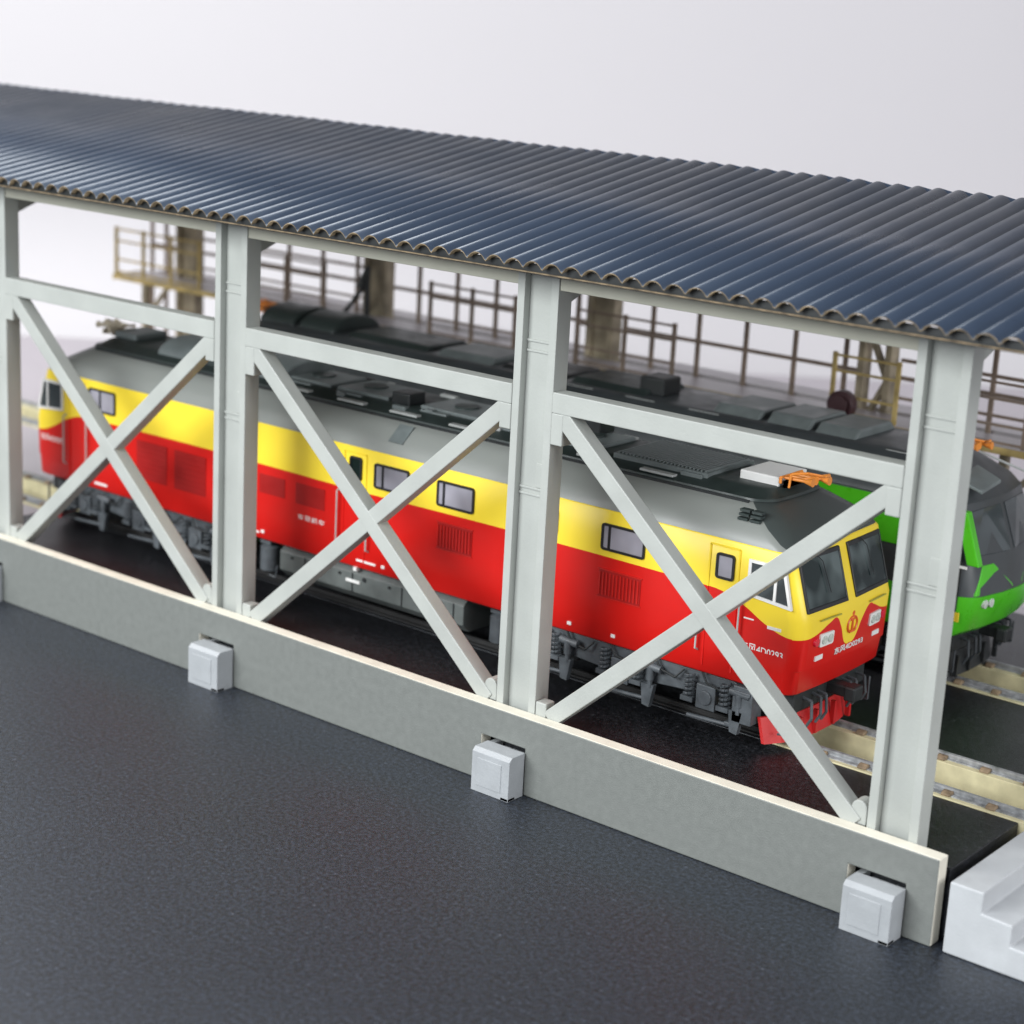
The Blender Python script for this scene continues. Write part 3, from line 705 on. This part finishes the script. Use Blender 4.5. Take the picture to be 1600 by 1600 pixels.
# running gear
def running_gear(lc, yc, hw, x_lo, x_hi, mg, md, plow_mat, tankx, zb=1.98, rt=FL + .185, tank_mat=None, nose=None):
    yn = yc - hw
    q = MB(); q.box(x_lo + .6, x_hi - .6, yn + .12, yc + hw - .12, zb - .12, zb + .0); q.build('underframe', md, lc)
    for b0, s_ in ((x_hi - 5.0, 1), (x_lo + .75, -1)):
        bo = None
        q = MB(); L_ = 4.25
        prof = [(0, .62), (.25, .72), (L_ - .25, .72), (L_, .62), (L_, .48), (L_ - .5, .42), (L_ * .5, .30), (.5, .42), (0, .48)]
        q.box(b0 + .3, b0 + L_ - .3, yc - .35, yc + .35, rt + .46, rt + .70); bo = q.build('bogie', mg, lc, bevel=.012)
        for yy in (yn + .13, yc + hw - .23):
            q = MB(); q.prism([(b0 + a_, yy, rt + z_) for a_, z_ in prof], (0, .10, 0)); q.build('side_frame', mg, bo, bevel=.012)
        for k in range(3):
            xw = b0 + .62 + k * 1.5
            w_ = MB()
            for sy in (-1, 1):
                w_.tube((xw, yc + sy * .50, rt + .405), (xw, yc + sy * .60, rt + .405), .405, 28); w_.tube((xw, yc + sy * .47, rt + .405), (xw, yc + sy * .50, rt + .405), .43, 28)
            w_.tube((xw, yc - .5, rt + .405), (xw, yc + .5, rt + .405), .07, 10); w_.build('wheelset', md, bo, smooth=40)
            for sy, yy in ((-1, yn + .02), (1, yc + hw - .12)):
                g = MB(); g.box(xw - .16, xw + .16, yy, yy + .12, rt + .22, rt + .58); g.tube((xw, yy - .03 * (1 if sy < 0 else -4), rt + .40), (xw, yy + .06, rt + .40), .11, 14)
                g.build('axle_box', mg, bo, bevel=.012)
                if sy < 0:
                    for dx in (-.30, .30): g = MB(); g.coil((xw + dx, yy + .05, rt + .34), .075, .34, 5, .020); g.box(xw + dx - .10, xw + dx + .10, yy - .03, yy + .12, rt + .28, rt + .35); g.build('spring', mg, bo, smooth=40)
                    g = MB(); g.tube((xw + .55, yy + .0, rt + .30), (xw + .55, yy + .0, rt + .62), .035, 8); g.tube((xw + .55, yy + .0, rt + .42), (xw + .55, yy, rt + .60), .055, 10)
                    g.beam((xw + .42, yy + .05, rt + .10), (xw + .62, yy + .05, rt + .62), .05, .05)
                    g.tube((xw + .4, yy + .02, rt + .62), (xw + .72, yy + .02, rt + .60), .06, 10); g.prism([(xw + .44, yy - .01, rt + .02), (xw + .56, yy - .01, rt + .0), (xw + .62, yy - .01, rt + .34), (xw + .40, yy - .01, rt + .34)], (0, .09, 0)); g.tube((xw - .30, yy + .04, rt + .06), (xw + .5, yy + .04, rt + .10), .03, 8); g.build('brake_rigging', mg, bo, smooth=40)
        g = MB(); xs = b0 + L_ - .18 if s_ > 0 else b0 - .12
        g.prism([(xs, yn + .01, rt + .18), (xs + .32, yn + .01, rt + .18), (xs + .32, yn + .01, rt + .72), (xs, yn + .01, rt + .72)], (0, .28, 0))
        g.box(xs - .12, xs + .06, yn + .03, yn + .2, rt + .08, rt + .14); g.box(xs + .03, xs + .29, yn - .015, yn + .012, rt + .60, rt + .66)
        g.build('sand_box', mg, bo, bevel=.02)
        for k in range(5):
            g = MB(); xa = b0 + .3 + k * .8; g.path([(xa, yn + .06, rt + .78), (xa + .12, yn + .03, rt + .62), (xa + .38, yn + .03, rt + .56), (xa + .5, yn + .08, rt + .7)], .016, 6); g.build('brake_pipe', md, bo)
    t0, t1 = tankx
    q = MB(); pr_ = [(yn + .14, zb - .125), (yn + .05, zb - .20), (yn + .05, zb - .52), (yn + .22, zb - .66), (yc + hw - .22, zb - .66), (yc + hw - .05, zb - .52), (yc + hw - .05, zb - .2), (yc + hw - .14, zb - .125)]
    q.prism([(t0, y_, z_) for y_, z_ in pr_], (t1 - t0, 0, 0)); tk = q.build('fuel_tank', tank_mat or M['tank'], lc, bevel=.015)
    q = MB()
    for i in range(4): xx = t0 + .6 + i * (t1 - t0 - .8) / 3; q.box(xx - .01, xx + .01, yn + .036, yn + .049, zb - .52, zb - .2)
    for i in range(7): xx = t0 + .3 + i * .55; q.tube((xx, yn + .049, zb - .26), (xx, yn + .02, zb - .26), .035 if i % 2 else .022, 10)
    q.build('tank_fittings', md, tk)
    q = MB(); q.box(t0 + 1.55, t0 + 1.85, yn + .03, yn + .049, zb - .36, zb - .31); q.box(t0 + 1.75, t0 + 1.82, yn - .02, yn + .049, zb - .13, zb - .07); q.build('plate', M['white'], tk)
    for xx in (t1 + .62, t0 - .4):
        q = MB(); q.tube((xx, yn + .22, zb - .64), (xx, yn + .22, zb - .24), .17, 18); q.tube((xx, yn + .22, zb - .24), (xx, yn + .22, zb - .18), .17, 18, .08)
        q.box(xx - .12, xx + .12, yn + .1, yn + .3, zb - .18, zb - .12); q.path([(xx + .1, yn + .1, zb - .7), (xx + .25, yn + .1, zb - .72), (xx + .3, yn + .1, zb - .5)], .014, 6); q.build('air_reservoir', mg, lc, smooth=40)
    # ends
    for s_, xe in ((1, x_hi), (-1, x_lo)):
        q = MB(); xp = xe - s_ * .16
        out = []
        for y_ in [yc - hw + .16 + (2 * hw - .32) * k / 10 for k in range(11)]:
            u_ = abs(y_ - yc) / hw; out.append((xp - s_ * (.42 * u_ ** 3), y_))
        lo = [(x_, y_, rt - .07) for x_, y_ in out]; hi = [(x_ - s_ * .10, y_, rt + .30) for x_, y_ in out]
        vs = lo + hi + [(x_ - s_ * .05, y_, z_) for x_, y_, z_ in lo] + [(x_ - s_ * .05, y_, z_) for x_, y_, z_ in hi]
        n = 11; fs = []
        for k in range(n - 1):
            fs += [(k, k + 1, n + k + 1, n + k), (2 * n + k, 3 * n + k, 3 * n + k + 1, 2 * n + k + 1), (k, 2 * n + k, 2 * n + k + 1, k + 1), (n + k, n + k + 1, 3 * n + k + 1, 3 * n + k)]
        fs += [(0, n, 3 * n, 2 * n), (n - 1, 3 * n - 1, 4 * n - 1, 2 * n - 1)]
        q.add(vs, fs)
        for y_ in (yc - .7, yc - .25, yc + .25, yc + .7): q.box(min(xp, xp - s_ * .04) - (.0 if s_ > 0 else .06), max(xp, xp - s_ * .04) + (.03 if s_ > 0 else 0), y_ - .025, y_ + .025, rt - .05, rt + .3)
        q.build('snow_plough', plow_mat, lc)
        q = MB(); xc = xe - s_ * .1
        q.box(min(xc - .1, xc + s_ * .34), max(xc - .1, xc + s_ * .34) if s_ > 0 else xc + .1, yc - .10, yc + .10, rt + .52, rt + .70)
        q.box(xe + s_ * .26 - .09, xe + s_ * .26 + .09, yc - .14, yc + .12, rt + .49, rt + .71)
        q.build('coupler', md, lc, bevel=.03)
        q = MB(); q.box(min(xe - s_ * .35, xe - s_ * .12), max(xe - s_ * .35, xe - s_ * .12), yc - 1.0, yc + 1.0, rt + .42, rt + .78); q.build('buffer_beam', md, lc, bevel=.02)
        for dy in (-.75, -.5, -.35, .35, .5, .75):
            q = MB(); q.path([(xe - s_ * .13, yc + dy, rt + .62), (xe + s_ * .02, yc + dy, rt + .6), (xe + s_ * .05, yc + dy * 1.02, rt + .35), (xe - s_ * .02, yc + dy * 1.04, rt + .22)], .022, 7); q.build('brake_hose', mg, lc, smooth=40)
        for dy in (-1.05, 1.05):
            q = MB(); q.path([(xe - s_ * .3, yc + dy, rt + .1), (xe - s_ * .05, yc + dy, rt + .15), (xe - s_ * .05, yc + dy, rt + .5)], .018, 6); q.build('step_rail', mg, lc, smooth=40)
running_gear(loco, YC, HW, CX - 8.2, CX + 8.2, M['bogie'], M['bogiedark'], M['plow'], (5.3, 9.35))

# green locomotive on the far track
GY = 7.15
gl = thing('locomotive', 'green locomotive with black window band and dark roof on the far track', 'locomotive', (7.2, GY, FL))
GX, GW = 7.2, 1.30
def gring(z, xl, wd, r, bow): return ringpts(xl, wd, r, z, GX, GY, bow)
mb = MB(); lv = [(1.88, 8.30, 1.27, .2, .18), (2.0, 8.42, GW, .25, .22), (2.45, 8.55, GW, .3, .25), (2.55, 8.56, GW, .3, .25)]
mb.loft([gring(*l) for l in lv]); mb.build('body', M['green'], gl, smooth=45)
mb = MB(); lv2 = [(2.55, 8.54, GW - .01, .3, .25), (3.0, 8.45, GW - .01, .3, .22), (3.9, 8.14, GW - .03, .28, .18)]
mb.loft([gring(*l) for l in lv2]); mb.build('window_band', M['greendark'], gl, smooth=45)
# green side panels above the belt
GN = GY - GW
mb = MB(); mb.box(-.6, 14.75, GN - .012, GN + .02, 3.15, 3.86); mb.box(-.6, 14.2, GN - .012, GN + .02, 2.56, 3.149)
mb.build('side_panel', M['green'], gl)
mb = MB(); mb.prism([(15.42, GN - .03, 3.88), (15.62, GN - .03, 3.88), (15.90, GN - .03, 3.08), (15.70, GN - .03, 3.08)], (0, .16, 0)); mb.build('corner_pillar', M['green'], gl, bevel=.02)
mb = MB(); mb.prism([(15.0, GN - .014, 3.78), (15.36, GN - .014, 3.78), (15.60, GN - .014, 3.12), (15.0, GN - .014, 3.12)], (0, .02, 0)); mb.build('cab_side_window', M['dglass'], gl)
mb = MB(); mb.box(15.5, 15.72, GN - .05, GN - .03, 3.02, 3.06); mb.box(15.3, 15.34, GN - .05, GN - .02, 2.3, 3.06); mb.build('handrail', M['white'], gl)
mb = MB(); mb.prism([(14.8, GN - .016, 2.32), (15.60, GN - .016, 2.32), (15.62, GN - .016, 3.1), (14.8, GN - .016, 3.1)], (0, .02, 0)); mb.build('cab_door', M['hatchdark'], gl)
mb = MB(); mb.box(15.2, 15.66, GN - .02, GN + .01, 2.17, 2.315); mb.build('warning_patch', M['yellow'], gl)
def gfx(z):
    lst = lv + lv2
    for (z0, l0, *_), (z1, l1, *_) in zip(lst[:-1], lst[1:]):
        if z0 <= z <= z1 and z1 > z0: return GX + l0 + (l1 - l0) * (z - z0) / (z1 - z0)
    return GX + 8.14
def gf(y, z, off): 
    b_ = .25 - (z - 2.0) * .04
    return Vector((gfx(z) + b_ * (1 - min(1, abs(y - GY) / GW) ** 2) + off, y, z))
for s_ in (-1, 1):
    mb = MB(); q_ = [(GY + s_ * .07, 3.12), (GY + s_ * .60, 3.14), (GY + s_ * 1.04, 3.16), (GY + s_ * .98, 3.78), (GY + s_ * .58, 3.80), (GY + s_ * .07, 3.80)]
    mb.prism([gf(y, z, .02) for y, z in q_], (-.05, 0, 0)); mb.build('windscreen', M['sglass'], gl)
    mb = MB(); # green V on the nose
    v_ = [(GY + s_ * 1.12, 2.56), (GY + s_ * .90, 3.0), (GY + s_ * .62, 3.0), (GY + s_ * .15, 2.62), (GY + s_ * .15, 2.56)]
    mb.prism([gf(y, z, .015) for y, z in v_], (-.06, 0, 0)); mb.build('nose_panel', M['green'], gl, bevel=.015)
    mb = MB()
    for dy in (0, .16): mb.tube(gf(GY + s_ * (.75 + dy * .9), 2.42, -.06), gf(GY + s_ * (.75 + dy * .9), 2.42, .03), .07, 14)
    mb.build('headlight', M['lens'], gl)
mb = MB(); mb.loft([gring(3.885, 8.14, 1.28, .28, .18), gring(4.05, 8.0, 1.22, .34, .18), gring(4.25, 7.72, 1.02, .4, .15), gring(4.42, 7.45, .84, .4, .1), gring(4.47, 7.3, .7, .4, .1)])
mb.build('roof', M['greendark'], gl, smooth=30)
mb = MB(); mb.prism([(15.20, GY - .95, 4.22), (15.62, GY - .90, 4.08), (15.62, GY - .25, 4.16), (15.20, GY - .25, 4.32)], (0, 0, .06)); mb.build('roof_vent', M['hatch'], gl, bevel=.02)
for x0, x1, dz, mt in ((10.6, 11.5, .16, 'hatch'), (11.65, 12.45, .19, 'hatch'), (12.55, 13.3, .17, 'hatch'), (6.0, 7.4, .09, 'hatchdark'), (7.6, 9.2, .12, 'darkroof'), (2.2, 4.2, .12, 'darkroof'), (4.5, 5.8, .14, 'hatch')):
    q = MB(); q.prism([(x0, GY - .72, 4.44), (x0, GY - .5, 4.44 + dz), (x0, GY + .5, 4.44 + dz), (x0, GY + .72, 4.44)], (x1 - x0, 0, 0))
    q.build('roof_hatch', M[mt], gl, bevel=.04)
for x in (-.2, .9):
    q = MB(); pf = [(GY + .7 * math.cos(t), 4.42 + .34 * math.sin(t)) for t in [math.pi * k / 12 for k in range(13)]]
    q.prism([(x, y, z) for y, z in pf], (0.95, 0, 0)); q.build('fan_cover', M['darkroof'], gl, bevel=.04, smooth=30)
for x in (8.95,):
    q = MB(); q.box(x, x + .5, GY - .45, GY + .1, 4.46, 4.78); q.build('exhaust_stack', M['hatchdark'], gl, bevel=.04)
for x in (7.6, 8.9, 10.2, 13.9): 
    q = MB(); q.box(x, x + .6, GY - .78, GY - .72, 4.42, 4.45); q.build('roof_step', M['strip'], gl)
for nm, x, s_ in (('horn', 14.75, 1), ('horn', -.4, -1)): horns(x, s_, None, y=GY - .1).build(nm, M['orange'], gl, smooth=40)
q = MB(); q.path([(15.05, GY + .1, 4.5), (15.9, GY + .3, 4.25), (16.4, GY + .5, 3.9)], .02, 6); q.build('handrail', M['strip'], gl)
running_gear(gl, GY, GW, GX - 8.4, GX + 8.4, M['bogiedeep'], M['bogiedark'], M['bogiedark'], (5.3, 9.35), zb=1.96)

# hose reel and folding arm on the rear walkway
q = MB(); q.tube((11.72, 8.74, 4.46), (11.72, 8.95, 4.46), .25, 24); q.tube((11.72, 8.68, 4.46), (11.72, 8.74, 4.46), .20, 24, .13)
tag(q.build('hose_reel', mat('maroon_paint', (0.05, 0.018, 0.022), 0.4, 0.5), bevel=.02, smooth=40), 'dark maroon reel standing against the yellow railing behind the green locomotive', 'reel')
ar = MB(); ar.tube((-.10, 9.5, 4.2), (-.10, 9.5, 5.30), .06, 8); ar.tube((-.78, 9.5, 4.2), (-.12, 9.5, 4.95), .05, 8); ar.tube((-.25, 9.5, 4.85), (-.10, 9.5, 5.30), .14, 10, .05)
tag(ar.build('signal_arm', M['hatchdark'], smooth=40), 'small black post with a slanting stay on the rear walkway', 'post')
